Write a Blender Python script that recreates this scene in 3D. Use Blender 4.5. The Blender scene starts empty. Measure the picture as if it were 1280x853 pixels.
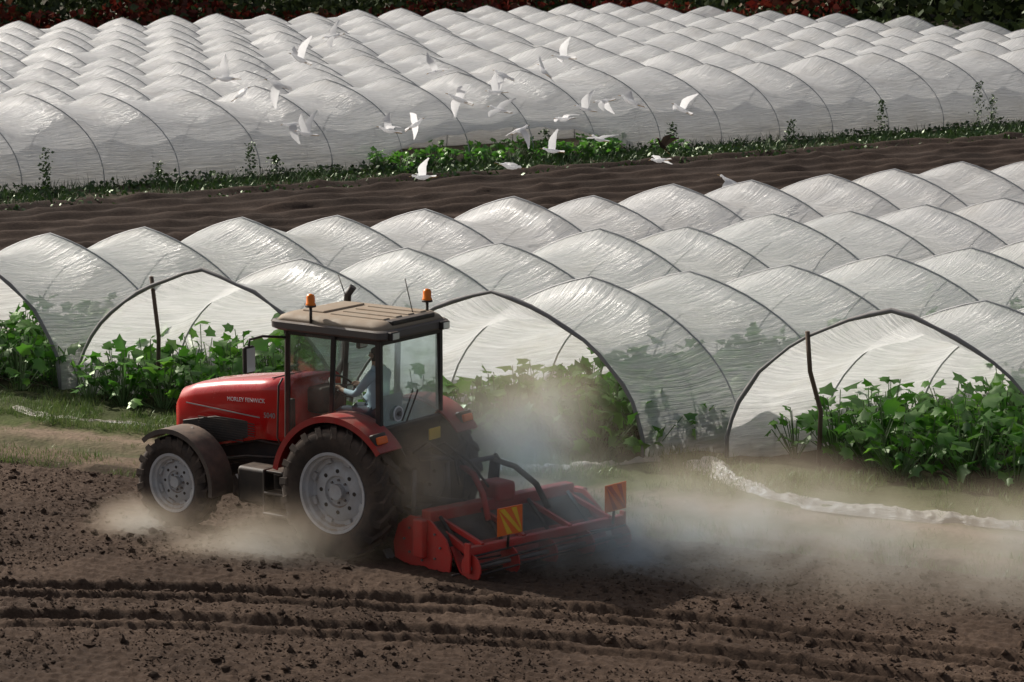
import bpy, math, random
import numpy as np
from mathutils import Vector, Matrix
random.seed(7); rng=np.random.default_rng(11)
scene=bpy.context.scene
COL=scene.collection
rad=math.radians

# ------------------------------------------------------------------ materials
def newmat(name):
    m=bpy.data.materials.new(name); m.use_nodes=True
    nt=m.node_tree; nt.nodes.clear()
    return m,nt,nt.nodes.new('ShaderNodeOutputMaterial')
def N(nt,t,**kw):
    n=nt.nodes.new(t)
    for k,v in kw.items(): setattr(n,k,v)
    return n
def paint(name,col,rough=.5,metal=0.,dust=.3,dcol=(.22,.15,.10),nscale=6.,coat=0.,spec=.5):
    m,nt,out=newmat(name); L=nt.links.new
    b=N(nt,'ShaderNodeBsdfPrincipled'); b.inputs['Metallic'].default_value=metal
    b.inputs['Coat Weight'].default_value=coat; b.inputs['Specular IOR Level'].default_value=spec
    tc=N(nt,'ShaderNodeTexCoord')
    n=N(nt,'ShaderNodeTexNoise'); n.inputs['Scale'].default_value=nscale; n.inputs['Detail'].default_value=6; n.inputs['Roughness'].default_value=.65
    L(tc.outputs['Object'],n.inputs['Vector'])
    g=N(nt,'ShaderNodeNewGeometry'); s=N(nt,'ShaderNodeSeparateXYZ'); L(g.outputs['Normal'],s.inputs[0])
    up=N(nt,'ShaderNodeMapRange'); up.inputs[1].default_value=-.2; up.inputs[2].default_value=1; up.inputs[3].default_value=.35; up.inputs[4].default_value=1.3
    L(s.outputs[2],up.inputs[0])
    mr=N(nt,'ShaderNodeMapRange'); mr.inputs[1].default_value=.35; mr.inputs[2].default_value=.7; mr.inputs[3].default_value=.25; mr.inputs[4].default_value=1
    L(n.outputs[0],mr.inputs[0])
    mu=N(nt,'ShaderNodeMath',operation='MULTIPLY'); L(up.outputs[0],mu.inputs[0]); L(mr.outputs[0],mu.inputs[1])
    mu2=N(nt,'ShaderNodeMath',operation='MULTIPLY',use_clamp=True); L(mu.outputs[0],mu2.inputs[0]); mu2.inputs[1].default_value=dust
    mx=N(nt,'ShaderNodeMix',data_type='RGBA'); mx.inputs[6].default_value=(*col,1); mx.inputs[7].default_value=(*dcol,1)
    L(mu2.outputs[0],mx.inputs[0]); L(mx.outputs[2],b.inputs['Base Color'])
    ra=N(nt,'ShaderNodeMapRange'); ra.inputs[3].default_value=rough; ra.inputs[4].default_value=.9; L(mu2.outputs[0],ra.inputs[0]); L(ra.outputs[0],b.inputs['Roughness'])
    bp=N(nt,'ShaderNodeBump'); bp.inputs['Strength'].default_value=.12; bp.inputs['Distance'].default_value=.01; L(n.outputs[0],bp.inputs['Height']); L(bp.outputs[0],b.inputs['Normal'])
    L(b.outputs[0],out.inputs[0]); return m

def soilmat(name,c1,c2,c3,scale=1.,bump=.6):
    m,nt,out=newmat(name); L=nt.links.new
    b=N(nt,'ShaderNodeBsdfPrincipled'); b.inputs['Roughness'].default_value=.95; b.inputs['Specular IOR Level'].default_value=.15
    g=N(nt,'ShaderNodeNewGeometry')
    n1=N(nt,'ShaderNodeTexNoise'); n1.inputs['Scale'].default_value=.5*scale; n1.inputs['Detail'].default_value=5
    n2=N(nt,'ShaderNodeTexNoise'); n2.inputs['Scale'].default_value=20*scale; n2.inputs['Detail'].default_value=8; n2.inputs['Roughness'].default_value=.8
    L(g.outputs['Position'],n1.inputs['Vector']); L(g.outputs['Position'],n2.inputs['Vector'])
    r=N(nt,'ShaderNodeValToRGB'); e=r.color_ramp.elements; e[0].position=.34; e[0].color=(*c1,1); e[1].position=.7; e[1].color=(*c3,1)
    x=e.new(.52); x.color=(*c2,1)
    ad=N(nt,'ShaderNodeMix',data_type='FLOAT'); ad.inputs[0].default_value=.4; L(n2.outputs[0],ad.inputs[2]); L(n1.outputs[0],ad.inputs[3])
    L(ad.outputs[0],r.inputs[0]); L(r.outputs[0],b.inputs['Base Color'])
    bp=N(nt,'ShaderNodeBump'); bp.inputs['Strength'].default_value=bump; bp.inputs['Distance'].default_value=.05; L(n2.outputs[0],bp.inputs['Height']); L(bp.outputs[0],b.inputs['Normal'])
    L(b.outputs[0],out.inputs[0]); return m

def leafmat(name,cols,trans=.35,scale=1.5,gloss=.12):
    m,nt,out=newmat(name); L=nt.links.new
    g=N(nt,'ShaderNodeNewGeometry'); 
    r=N(nt,'ShaderNodeValToRGB'); e=r.color_ramp.elements
    e[0].position=0; e[0].color=(*cols[0],1); e[1].position=1; e[1].color=(*cols[-1],1)
    for i,c in enumerate(cols[1:-1]): x=e.new((i+1)/(len(cols)-1)); x.color=(*c,1)
    n=N(nt,'ShaderNodeTexNoise'); n.inputs['Scale'].default_value=scale; n.inputs['Detail'].default_value=3; L(g.outputs['Position'],n.inputs['Vector'])
    mr=N(nt,'ShaderNodeMapRange'); mr.inputs[1].default_value=.3; mr.inputs[2].default_value=.7; L(n.outputs[0],mr.inputs[0])
    mi=N(nt,'ShaderNodeMix',data_type='FLOAT'); mi.inputs[0].default_value=.55; L(mr.outputs[0],mi.inputs[2]); L(g.outputs['Random Per Island'],mi.inputs[3])
    L(mi.outputs[0],r.inputs[0])
    d=N(nt,'ShaderNodeBsdfDiffuse'); t=N(nt,'ShaderNodeBsdfTranslucent'); gl=N(nt,'ShaderNodeBsdfGlossy'); gl.inputs['Roughness'].default_value=.42
    L(r.outputs[0],d.inputs[0]); L(r.outputs[0],t.inputs[0])
    m1=N(nt,'ShaderNodeMixShader'); m1.inputs[0].default_value=trans; L(d.outputs[0],m1.inputs[1]); L(t.outputs[0],m1.inputs[2])
    gl.inputs[0].default_value=(.5,.55,.45,1)
    m2=N(nt,'ShaderNodeMixShader'); m2.inputs[0].default_value=gloss; L(m1.outputs[0],m2.inputs[1]); L(gl.outputs[0],m2.inputs[2])
    L(m2.outputs[0],out.inputs[0]); return m

def filmmat(name,base=(.97,.97,.97),transp=.30,transl=.60,wr=1.,gl=.22,bd=.065,dirt=1.):
    m,nt,out=newmat(name); L=nt.links.new
    uv=N(nt,'ShaderNodeUVMap'); uv.uv_map='UVMap'
    mp=N(nt,'ShaderNodeMapping'); mp.inputs['Scale'].default_value=(.6,8,1); L(uv.outputs[0],mp.inputs[0])
    n=N(nt,'ShaderNodeTexNoise'); n.inputs['Scale'].default_value=1.8; n.inputs['Detail'].default_value=5; n.inputs['Roughness'].default_value=.62; n.inputs['Distortion'].default_value=.5
    L(mp.outputs[0],n.inputs['Vector'])
    n2=N(nt,'ShaderNodeTexNoise'); n2.inputs['Scale'].default_value=.6; n2.inputs['Detail'].default_value=6; n2.inputs['Roughness'].default_value=.65; L(uv.outputs[0],n2.inputs['Vector'])
    mp3=N(nt,'ShaderNodeMapping'); mp3.inputs['Scale'].default_value=(.7,2.6,1); mp3.inputs['Rotation'].default_value=(0,0,.35); L(uv.outputs[0],mp3.inputs[0])
    n3=N(nt,'ShaderNodeTexNoise'); n3.noise_type='RIDGED_MULTIFRACTAL'; n3.inputs['Scale'].default_value=1.5; n3.inputs['Detail'].default_value=3; L(mp3.outputs[0],n3.inputs['Vector'])
    hs=N(nt,'ShaderNodeMath',operation='MULTIPLY_ADD'); hs.inputs[1].default_value=.16; L(n3.outputs[0],hs.inputs[0]); L(n.outputs[0],hs.inputs[2])
    bp=N(nt,'ShaderNodeBump'); bp.inputs['Strength'].default_value=1.*wr; bp.inputs['Distance'].default_value=bd; L(hs.outputs[0],bp.inputs['Height'])
    c=N(nt,'ShaderNodeMix',data_type='RGBA'); c.inputs[6].default_value=(*base,1); c.inputs[7].default_value=(base[0]*.78,base[1]*.74,base[2]*.68,1)
    g=N(nt,'ShaderNodeNewGeometry'); sp=N(nt,'ShaderNodeSeparateXYZ'); L(g.outputs['Position'],sp.inputs[0])
    lo=N(nt,'ShaderNodeMapRange'); lo.inputs[1].default_value=.0; lo.inputs[2].default_value=.8; lo.inputs[3].default_value=.7*dirt; lo.inputs[4].default_value=0; L(sp.outputs[2],lo.inputs[0])
    mr=N(nt,'ShaderNodeMapRange'); mr.inputs[1].default_value=.5; mr.inputs[2].default_value=.85; L(n2.outputs[0],mr.inputs[0])
    ad=N(nt,'ShaderNodeMath',operation='ADD',use_clamp=True); L(mr.outputs[0],ad.inputs[0]); L(lo.outputs[0],ad.inputs[1]); L(ad.outputs[0],c.inputs[0])
    d=N(nt,'ShaderNodeBsdfDiffuse'); t=N(nt,'ShaderNodeBsdfTranslucent'); gs=N(nt,'ShaderNodeBsdfGlossy'); gs.inputs['Roughness'].default_value=.30; gs.inputs[0].default_value=(1,1,1,1)
    for s in (d,t): L(c.outputs[2],s.inputs[0]); L(bp.outputs[0],s.inputs['Normal'])
    L(bp.outputs[0],gs.inputs['Normal'])
    a=N(nt,'ShaderNodeMixShader'); a.inputs[0].default_value=transl; L(d.outputs[0],a.inputs[1]); L(t.outputs[0],a.inputs[2])
    b=N(nt,'ShaderNodeMixShader'); b.inputs[0].default_value=gl; L(a.outputs[0],b.inputs[1]); L(gs.outputs[0],b.inputs[2])
    tr=N(nt,'ShaderNodeBsdfTransparent'); 
    mt=N(nt,'ShaderNodeMapRange'); mt.inputs[1].default_value=.3; mt.inputs[2].default_value=.7; mt.inputs[3].default_value=max(0,transp-.18); mt.inputs[4].default_value=transp+.18; L(n.outputs[0],mt.inputs[0])
    e=N(nt,'ShaderNodeMixShader'); L(mt.outputs[0],e.inputs[0]); L(b.outputs[0],e.inputs[1]); L(tr.outputs[0],e.inputs[2])
    L(e.outputs[0],out.inputs[0]); return m

def glassmat(name,tint=(.80,.88,.87),refl=.10):
    m,nt,out=newmat(name); L=nt.links.new
    t=N(nt,'ShaderNodeBsdfTransparent'); t.inputs[0].default_value=(*tint,1)
    g=N(nt,'ShaderNodeBsdfGlossy'); g.inputs['Roughness'].default_value=.06; g.inputs[0].default_value=(.8,.9,.95,1)
    lw=N(nt,'ShaderNodeLayerWeight'); lw.inputs[0].default_value=.3
    mr=N(nt,'ShaderNodeMapRange'); mr.inputs[3].default_value=refl*.6; mr.inputs[4].default_value=.5; L(lw.outputs['Fresnel'],mr.inputs[0])
    x=N(nt,'ShaderNodeMixShader'); L(mr.outputs[0],x.inputs[0]); L(t.outputs[0],x.inputs[1]); L(g.outputs[0],x.inputs[2])
    d=N(nt,'ShaderNodeBsdfDiffuse'); d.inputs[0].default_value=(.5,.45,.38,1)
    tc=N(nt,'ShaderNodeTexCoord'); n=N(nt,'ShaderNodeTexNoise'); n.inputs['Scale'].default_value=3; n.inputs['Detail'].default_value=5; L(tc.outputs['Object'],n.inputs['Vector'])
    dr=N(nt,'ShaderNodeMapRange'); dr.inputs[1].default_value=.35; dr.inputs[2].default_value=.75; dr.inputs[3].default_value=.02; dr.inputs[4].default_value=.2; L(n.outputs[0],dr.inputs[0])
    y=N(nt,'ShaderNodeMixShader'); L(dr.outputs[0],y.inputs[0]); L(x.outputs[0],y.inputs[1]); L(d.outputs[0],y.inputs[2])
    L(y.outputs[0],out.inputs[0]); return m

DC=(.20,.14,.10)
RED=paint('red_paint',(.60,.010,.012),.22,0,.17,coat=.7)
REDF=paint('red_fender_paint',(.42,.010,.012),.33,0,.6,DC,coat=.2)
REDD=paint('red_implement_paint',(.58,.014,.010),.5,0,.6,DC)
BLK=paint('black_trim',(.012,.012,.013),.45,0,.4)
RUB=paint('tyre_rubber',(.018,.016,.015),.85,0,1.3,(.115,.078,.056),5)
RIM=paint('silver_rim',(.56,.58,.60),.45,.1,.95,(.27,.20,.15),5)
ROOF=paint('roof_plastic',(.33,.27,.20),.6,0,.7,(.30,.215,.145))
ENG=paint('engine_metal',(.03,.03,.032),.6,.3,.8,(.13,.09,.065))
FEND=paint('front_fender_plastic',(.05,.043,.038),.6,0,1.,(.19,.135,.10))
ORG=paint('beacon_orange',(.9,.22,.01),.2,0,.02)
ORW=paint('warning_orange',(.95,.17,.02),.4,0,.1)
YEL=paint('warning_yellow',(.95,.55,.03),.4,0,.1)
WHT=paint('white_marking',(.75,.75,.75),.4,0,.1)
GRY=paint('grey_mark',(.30,.30,.30),.5,0,.4)
LAMP=paint('lamp_lens',(.7,.7,.68),.15,.3,.05)
STEEL=paint('steel',(.22,.21,.21),.45,.6,.8,DC)
SEAT=paint('seat_fabric',(.03,.032,.035),.8,0,.15)
WOOD=paint('wood_post',(.10,.07,.05),.85,0,.2)
HOOP=paint('galvanised_hoop',(.40,.41,.42),.5,.2,.2)
EDGE=paint('rolled_edge',(.22,.22,.225),.7,0,.3)
GLASS=glassmat('cab_glass')
FILM=filmmat('tunnel_film'); FILM2=filmmat('tunnel_film_weathered',(.96,.96,.96),.22,.57,1.,.22,.08)
FILMG=filmmat('ground_film',(.74,.68,.60),.12,.35,1.,.1,.05)
SOIL=soilmat('tilled_soil',(.037,.023,.016),(.076,.049,.034),(.145,.098,.070),1.)
SOIL2=soilmat('furrow_soil',(.024,.016,.012),(.052,.034,.025),(.092,.062,.046),.6)
CROP=leafmat('courgette_leaf',[(.035,.11,.015),(.08,.25,.025),(.18,.38,.045)],.45)
WEED=leafmat('weed_leaf',[(.012,.028,.007),(.026,.06,.012),(.06,.11,.02)],.25)
GRASS=leafmat('grass_blade',[(.06,.10,.02),(.10,.17,.035),(.2,.21,.08)],.35)
HEDG=leafmat('hedge_leaf',[(.010,.016,.007),(.024,.036,.012),(.05,.062,.02)],.25,.35,.04)
HEDR=leafmat('red_vine_leaf',[(.04,.006,.005),(.12,.014,.010),(.08,.04,.016)],.3,.35,.04)
STALK=paint('leaf_stalk',(.10,.17,.06),.6,0,.1)

# ------------------------------------------------------------------ mesh helpers
def addobj(name,me,parent=None,loc=None):
    o=bpy.data.objects.new(name,me); COL.objects.link(o)
    if parent: o.parent=parent
    if loc is not None: o.location=loc
    return o
def empty(name,loc=(0,0,0),rotz=0):
    e=bpy.data.objects.new(name,None); COL.objects.link(e); e.location=loc; e.rotation_euler=(0,0,rotz); e.empty_display_size=.3
    return e
def mk(name,v,f,mat,parent=None,smooth=False,bevel=0,seg=2,uv=None,angle=None):
    me=bpy.data.meshes.new(name)
    me.from_pydata([tuple(p) for p in v] if not isinstance(v,np.ndarray) else v.tolist(),[],f if not isinstance(f,np.ndarray) else f.tolist())
    mats=mat if isinstance(mat,(list,tuple)) else [mat]
    for m in mats: me.materials.append(m)
    if smooth: me.polygons.foreach_set('use_smooth',[True]*len(me.polygons))
    if uv is not None:
        l=me.uv_layers.new(name='UVMap'); idx=np.zeros(len(me.loops),int); me.loops.foreach_get('vertex_index',idx)
        l.data.foreach_set('uv',np.asarray(uv)[idx].astype(np.float32).ravel())
    me.update(); o=addobj(name,me,parent)
    if bevel>0:
        b=o.modifiers.new('bevel','BEVEL'); b.width=bevel; b.segments=seg; b.limit_method='ANGLE'; b.angle_limit=rad(35)
        me.polygons.foreach_set('use_smooth',[True]*len(me.polygons))
        w=o.modifiers.new('wn','WEIGHTED_NORMAL')
    return o
def boxg(c,s,rot=(0,0,0)):
    R=(Matrix.Rotation(rot[2],3,'Z')@Matrix.Rotation(rot[1],3,'Y')@Matrix.Rotation(rot[0],3,'X'))
    v=[Vector(c)+R@Vector((sx*s[0]/2,sy*s[1]/2,sz*s[2]/2)) for sx in(-1,1) for sy in(-1,1) for sz in(-1,1)]
    f=[(0,1,3,2),(4,6,7,5),(0,4,5,1),(2,3,7,6),(0,2,6,4),(1,5,7,3)]
    return v,f
def box(name,c,s,mat,parent,rot=(0,0,0),bevel=.012):
    v,f=boxg(c,s,rot); return mk(name,v,f,mat,parent,bevel=bevel)
def tubeg(lines,r,n=6,cap=True):
    V=[];F=[]
    for ln in lines:
        P=[Vector(p) for p in ln]; base=len(V); k=len(P)
        prev=None
        for i,p in enumerate(P):
            d=(P[min(i+1,k-1)]-P[max(i-1,0)]).normalized()
            if prev is None:
                a=d.orthogonal().normalized()
            else: a=(prev-d*prev.dot(d)).normalized()
            prev=a; b=d.cross(a)
            rr=r[i] if isinstance(r,(list,tuple)) else r
            for j in range(n):
                t=2*math.pi*j/n; V.append(p+(a*math.cos(t)+b*math.sin(t))*rr)
        for i in range(k-1):
            for j in range(n):
                F.append((base+i*n+j,base+i*n+(j+1)%n,base+(i+1)*n+(j+1)%n,base+(i+1)*n+j))
        if cap: F.append(tuple(base+j for j in range(n))[::-1]); F.append(tuple(base+(k-1)*n+j for j in range(n)))
    return V,F
def tube(name,lines,r,mat,parent=None,n=8):
    if not isinstance(lines[0][0],(tuple,list,Vector)): lines=[lines]
    v,f=tubeg(lines,r,n); o=mk(name,v,f,mat,parent)
    o.data.polygons.foreach_set('use_smooth',[len(p.vertices)==4 for p in o.data.polygons]); return o
def lathe(prof,n=48):
    V=[];F=[];k=len(prof)
    for i in range(n):
        a=2*math.pi*i/n
        for r,y in prof: V.append((r*math.cos(a),y,r*math.sin(a)))
    for i in range(n):
        for j in range(k-1):
            F.append((i*k+j,i*k+j+1,((i+1)%n)*k+j+1,((i+1)%n)*k+j))
    return V,F
def prism(name,poly,y0,y1,mat,parent,bevel=.01):
    k=len(poly); V=[(x,y0,z) for x,z in poly]+[(x,y1,z) for x,z in poly]
    F=[tuple(range(k)),tuple(range(2*k-1,k-1,-1))]+[(i,i+k,(i+1)%k+k,(i+1)%k) for i in range(k)]
    return mk(name,V,F,mat,parent,bevel=bevel)
def loft(name,secs,mat,parent,closed_caps=True,smooth=True):
    k=len(secs[0]); V=[p for s in secs for p in s]; F=[]
    for i in range(len(secs)-1):
        for j in range(k): F.append((i*k+j,i*k+(j+1)%k,(i+1)*k+(j+1)%k,(i+1)*k+j))
    if closed_caps: F.append(tuple(range(k))[::-1]); F.append(tuple((len(secs)-1)*k+j for j in range(k)))
    return mk(name,V,F,mat,parent,smooth=smooth)
def vn(x,y,sc,seed):
    r=np.random.default_rng(seed); G=r.random((256,256)); x=np.asarray(x)*sc; y=np.asarray(y)*sc
    xi=np.floor(x).astype(int); yi=np.floor(y).astype(int); fx=x-xi; fy=y-yi; fx=fx*fx*(3-2*fx); fy=fy*fy*(3-2*fy)
    g=lambda a,b:G[a%256,b%256]
    return (g(xi,yi)*(1-fx)+g(xi+1,yi)*fx)*(1-fy)+(g(xi,yi+1)*(1-fx)+g(xi+1,yi+1)*fx)*fy
def gridfaces(nu,nv):
    i=np.arange(nu-1)[:,None]*nv+np.arange(nv-1)[None,:]
    return np.stack([i,i+1,i+nv+1,i+nv],-1).reshape(-1,4)

REF=np.array([-.42,41.]); A=np.array([.829,.559]); PN=np.array([-.559,.829]); SK=.58
def W(off,t): return REF+PN*off+A*t
PD=np.array([-.894,.447]); QN=np.array([.447,.894])
def RQ(r,q): return np.stack([PD[0]*r+QN[0]*q, PD[1]*r+QN[1]*q],-1)

# ------------------------------------------------------------------ ground
v=[(-500,-60,-.03),(500,-60,-.03),(500,900,-.03),(-500,900,-.03)]
GND=soilmat('ground_soil',(.03,.026,.016),(.055,.045,.028),(.08,.07,.04),.4,.3)
mk('ground',v,[(0,1,2,3)],GND)
rr=np.arange(-6,34,.036); qq=np.arange(19,32.6,.030)
R,Q=np.meshgrid(rr,qq,indexing='ij'); XY=RQ(R,Q); X=XY[...,0]; Y=XY[...,1]
def track(X): return 32.45-.021*(X+6.5)**2+.12*(vn(X,X*0,.5,9)-.5)
def fieldz(X,Y,Q):
    z=.02*vn(X,Y,.8,1)+.018*vn(X,Y,3.1,2)+.016*vn(X,Y,8,3)**2+.028*vn(X,Y,17,4)**3+.024*vn(X+3,Y,29,6)**2
    z+=.012*np.sin(Q*2*math.pi/.20+1.5*vn(X,Y,1.0,8))
    Yt=track(X)
    for o,wd,dp in((0,.13,.12),(-.46,.09,.07),(-1.35,.13,.11),(-1.8,.09,.06)):
        d=(Y-Yt-o)/wd
        lug=.5+.5*np.sin((X+abs(d)*.08)*2*math.pi/.2)
        z+=-dp*np.exp(-d**4)*(.8+.2*lug)+.05*np.exp(-((d-1.5)/.4)**2)*(.35+.8*vn(X,Y,6,12))+.02*np.exp(-((d+1.5)/.4)**2)*vn(X,Y,6,13)
    return z+.09
def fz(X,Y,Q):
    Z=fieldz(X,Y,Q); edge=np.clip((32.6-Q)/.5,0,1); return Z*edge-.04*(1-edge)
Z=fz(X,Y,Q)-.05
V=np.stack([X,Y,Z],-1).reshape(-1,3)
mk('tilled_field',V,gridfaces(len(rr),len(qq)),SOIL,smooth=True)
import bmesh
def clods(name,P,S,mat):
    bm=bmesh.new(); bmesh.ops.create_icosphere(bm,subdivisions=1,radius=1); T=np.array([v.co[:] for v in bm.verts]); FF=np.array([[v.index for v in f.verts] for f in bm.faces]); bm.free()
    n=len(P); nv=len(T)
    V=T[None]*(S[:,None,None])*(.65+.7*rng.random((n,nv,1)))*(np.array([1,1,.75])*(.7+.6*rng.random((n,1,3))))+P[:,None]
    F=(FF[None]+(np.arange(n)*nv)[:,None,None]).reshape(-1,3)
    mk(name,V.reshape(-1,3),F,mat,smooth=False)
n=60000
r_=rng.uniform(2,29,n); q_=rng.uniform(21.5,32.4,n); p=RQ(r_,q_); dens=vn(p[:,0],p[:,1],1.3,77); kk=dens>.25*rng.random(n)+.2; r_,q_,p=r_[kk],q_[kk],p[kk]; n=len(p)
zz=fz(p[:,0],p[:,1],q_)-.05
S=.006+.010*rng.random(n)+.045*rng.random(n)**28
clods('soil_clods',np.column_stack([p,zz+S*.25]),S,SOIL)
def vergemat():
    m,nt,out=newmat('verge_dirt'); L=nt.links.new
    b=N(nt,'ShaderNodeBsdfPrincipled'); b.inputs['Roughness'].default_value=.95; b.inputs['Specular IOR Level'].default_value=.1
    g=N(nt,'ShaderNodeNewGeometry'); dt=N(nt,'ShaderNodeVectorMath',operation='DOT_PRODUCT'); dt.inputs[1].default_value=(.447,.894,0); L(g.outputs['Position'],dt.inputs[0])
    n=N(nt,'ShaderNodeTexNoise'); n.inputs['Scale'].default_value=1.3; n.inputs['Detail'].default_value=7; n.inputs['Roughness'].default_value=.7; L(g.outputs['Position'],n.inputs['Vector'])
    a=N(nt,'ShaderNodeMath',operation='MULTIPLY_ADD'); a.inputs[1].default_value=1.4; L(n.outputs[0],a.inputs[0]); L(dt.outputs['Value'],a.inputs[2])
    mr=N(nt,'ShaderNodeMapRange'); mr.inputs[1].default_value=32.5; mr.inputs[2].default_value=38.5; L(a.outputs[0],mr.inputs[0])
    r=N(nt,'ShaderNodeValToRGB'); e=r.color_ramp.elements; e[0].position=0; e[0].color=(.06,.04,.03,1); e[1].position=1; e[1].color=(.05,.045,.025,1)
    for p,c in((.1,(.06,.045,.03)),(.15,(.17,.12,.085)),(.24,(.15,.11,.075)),(.29,(.10,.095,.05)),(.38,(.22,.16,.115)),(.45,(.20,.15,.105)),(.51,(.075,.09,.03)),(.75,(.06,.07,.028))):
        x=e.new(p); x.color=(*c,1)
    L(mr.outputs[0],r.inputs[0])
    n2=N(nt,'ShaderNodeTexNoise'); n2.inputs['Scale'].default_value=14; n2.inputs['Detail'].default_value=6; L(g.outputs['Position'],n2.inputs['Vector'])
    hv=N(nt,'ShaderNodeMapRange'); hv.inputs[3].default_value=.4; hv.inputs[4].default_value=1.5; L(n2.outputs[0],hv.inputs[0])
    mm=N(nt,'ShaderNodeMix',data_type='RGBA',blend_type='MULTIPLY'); mm.inputs[0].default_value=1; L(r.outputs[0],mm.inputs[6]); L(hv.outputs[0],mm.inputs[7])
    L(mm.outputs[2],b.inputs['Base Color'])
    bp=N(nt,'ShaderNodeBump'); bp.inputs['Strength'].default_value=.6; bp.inputs['Distance'].default_value=.04; L(n2.outputs[0],bp.inputs['Height']); L(bp.outputs[0],b.inputs['Normal'])
    L(b.outputs[0],out.inputs[0]); return m
rr2=np.arange(-25,60,.12); qq2=np.arange(32.3,38.0,.08)
R,Q=np.meshgrid(rr2,qq2,indexing='ij'); XY=RQ(R,Q); Z=.03+.07*vn(XY[...,0],XY[...,1],1.2,21)+.03*vn(XY[...,0],XY[...,1],5,22)
Z-=.06*np.exp(-((Q-33.5)/.25)**2)+.06*np.exp(-((Q-34.6)/.25)**2)
ed=np.clip((38.0-Q)/.4,0,1)*np.clip((Q-32.25)/.3,0,1); Z=Z*ed-.04*(1-ed)
mk('dirt_path',np.concatenate([XY,Z[...,None]],-1).reshape(-1,3),gridfaces(len(rr2),len(qq2)),vergemat(),smooth=True)
tt=np.arange(-25,100,.4); oo=np.arange(12.6,33.2,.1)
T,O=np.meshgrid(tt,oo,indexing='ij'); X=REF[0]+PN[0]*O+A[0]*T; Y=REF[1]+PN[1]*O+A[1]*T
Z=.02+.17*(.5+.5*np.sin(O*2*math.pi/1.4+.5*vn(T,T*0,.2,34)))**2*(.6+.7*vn(X,Y,2.2,31))+.06*vn(X,Y,2.5,32)+.05*vn(X,Y,.4,33)+.05*vn(X,Y,4.9,35)**2
ed=np.clip((33.1-O)/.4,0,1)*np.clip((O-12.6)/.4,0,1); Z=Z*ed-.04*(1-ed)
mk('ploughed_strip',np.stack([X,Y,Z],-1).reshape(-1,3),gridfaces(len(tt),len(oo)),SOIL2,smooth=True)

# ------------------------------------------------------------------ tunnels
HW=2.2
def prof(a,H): 
    c=-math.cos(a); s=max(math.sin(a),0)
    return c, H*(.78*s**.80+.22*(1-abs(c))**1.0)
def tunnel(name,off,h0,h1,step,H,hw,mat,seg=6,nv=22,lift=None,edge=True,sag=(.30,.46)):
    e=empty(name)
    V=[];UV=[]
    nb=int(round((h1-h0)/step)); jit=[(rng.uniform(-.08,.08),rng.uniform(-.12,.12)) for _ in range(nb+1)]
    sags=[rng.uniform(*sag) for _ in range(nb+1)]; asy=[rng.uniform(-.16,.10) for _ in range(nb+1)]
    ph=rng.uniform(0,50)
    I,J=np.meshgrid(np.arange(nb*seg+1),np.arange(nv+1),indexing='ij')
    U_=I/seg*step+ph*7; V_=J*math.pi/nv*hw*1.3+off
    wob=(vn(U_,V_,1.1,int(300+abs(off)))-.5)+.45*(vn(U_*.5,V_,2.6,int(400+abs(off)))-.5)
    for i in range(nb*seg+1):
        b=i//seg; f=(i%seg)/seg; b2=min(b+1,nb)
        h=h0+step*i/seg+(jit[b][1]*(1-f)+jit[b2][1]*f); dz=jit[b][0]*(1-f)+jit[b2][0]*f
        f2=f+asy[b]*math.sin(math.pi*f)**2
        sg=4*f2*(1-f2)*sags[b]; fl=4*f*(1-f)
        for j in range(nv+1):
            a=math.pi*j/nv; c,z=prof(a,H+dz)
            s=math.sin(a)
            z2=z-sg*(s**1.1)*(z/H)+wob[i,j]*.15*fl*s; c2=c*(1-.09*fl*s)+wob[i,j]*.05*fl
            if lift:
                tt_=h-SK*(off+c2*hw)
                if lift[0]<tt_<lift[1] and c<-.2:
                    k=math.sin(math.pi*(tt_-lift[0])/(lift[1]-lift[0]))**.5*lift[2]
                    z2=max(z2,k+ .05*math.sin(tt_*5)) if z2<k else z2
            o=off+c2*hw; p=W(o,h-SK*o)
            if j in(0,nv): z2=-.02 if not(lift and z2>.1) else z2
            V.append((p[0],p[1],z2)); UV.append((h+ph,a*hw*1.35+off))
    mk('film',V,gridfaces(nb*seg+1,nv+1),mat,e,smooth=True,uv=UV)
    lines=[]
    for b in range(nb+1):
        ln=[]
        for j in range(0,25):
            a=math.pi*j/24; c,z=prof(a,H+jit[b][0]); o=off+c*hw*.997; h=h0+step*b+jit[b][1]; p=W(o,h-SK*o); ln.append((p[0],p[1],z-.008))
        lines.append(ln)
    v,f=tubeg(lines[1:],.018,5); mk('hoops',v,f,HOOP,e,smooth=True)
    if edge:
        ln=[(x+.012*random.uniform(-1,1),y+.012*random.uniform(-1,1),z+.012*random.uniform(-1,1)) for x,y,z in lines[0]]
        v,f=tubeg([ln],[random.uniform(.020,.042) for _ in ln],7); mk('rolled_edge',v,f,EDGE,e,smooth=True)
    return e,lines
near=[(-10,.8),(-5,.75),(0,0.05),(5,.65),(10,1.15)]
for off,h0 in near:
    tunnel('polytunnel',off,h0,h0+36,2.0,2.46,HW,FILM,seg=9,nv=34)
for i in range(9):
    off=39.4+5*i
    h0=-10+SK*off; h1=62+SK*off
    tunnel('polytunnel',off,h0,h1,2.5,2.55,2.35,FILM2,seg=6,nv=18,lift=(20.5,30,.95) if i==0 else None,edge=False,sag=(.30,.5))
def gp(off,h): return W(off,h-SK*off)
p=gp(5.9,.8); tube('wooden_post',[(p[0],p[1],-.05),(p[0]+.04,p[1],1.2),(p[0]-.06,p[1],2.2)],.035,WOOD)
p=gp(-4.0,.85); tube('wooden_post',[(p[0]+.1,p[1],-.05),(p[0]+.12,p[1],.9),(p[0]-.05,p[1],1.5),(p[0]-.1,p[1],2.1)],.035,WOOD)
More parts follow.
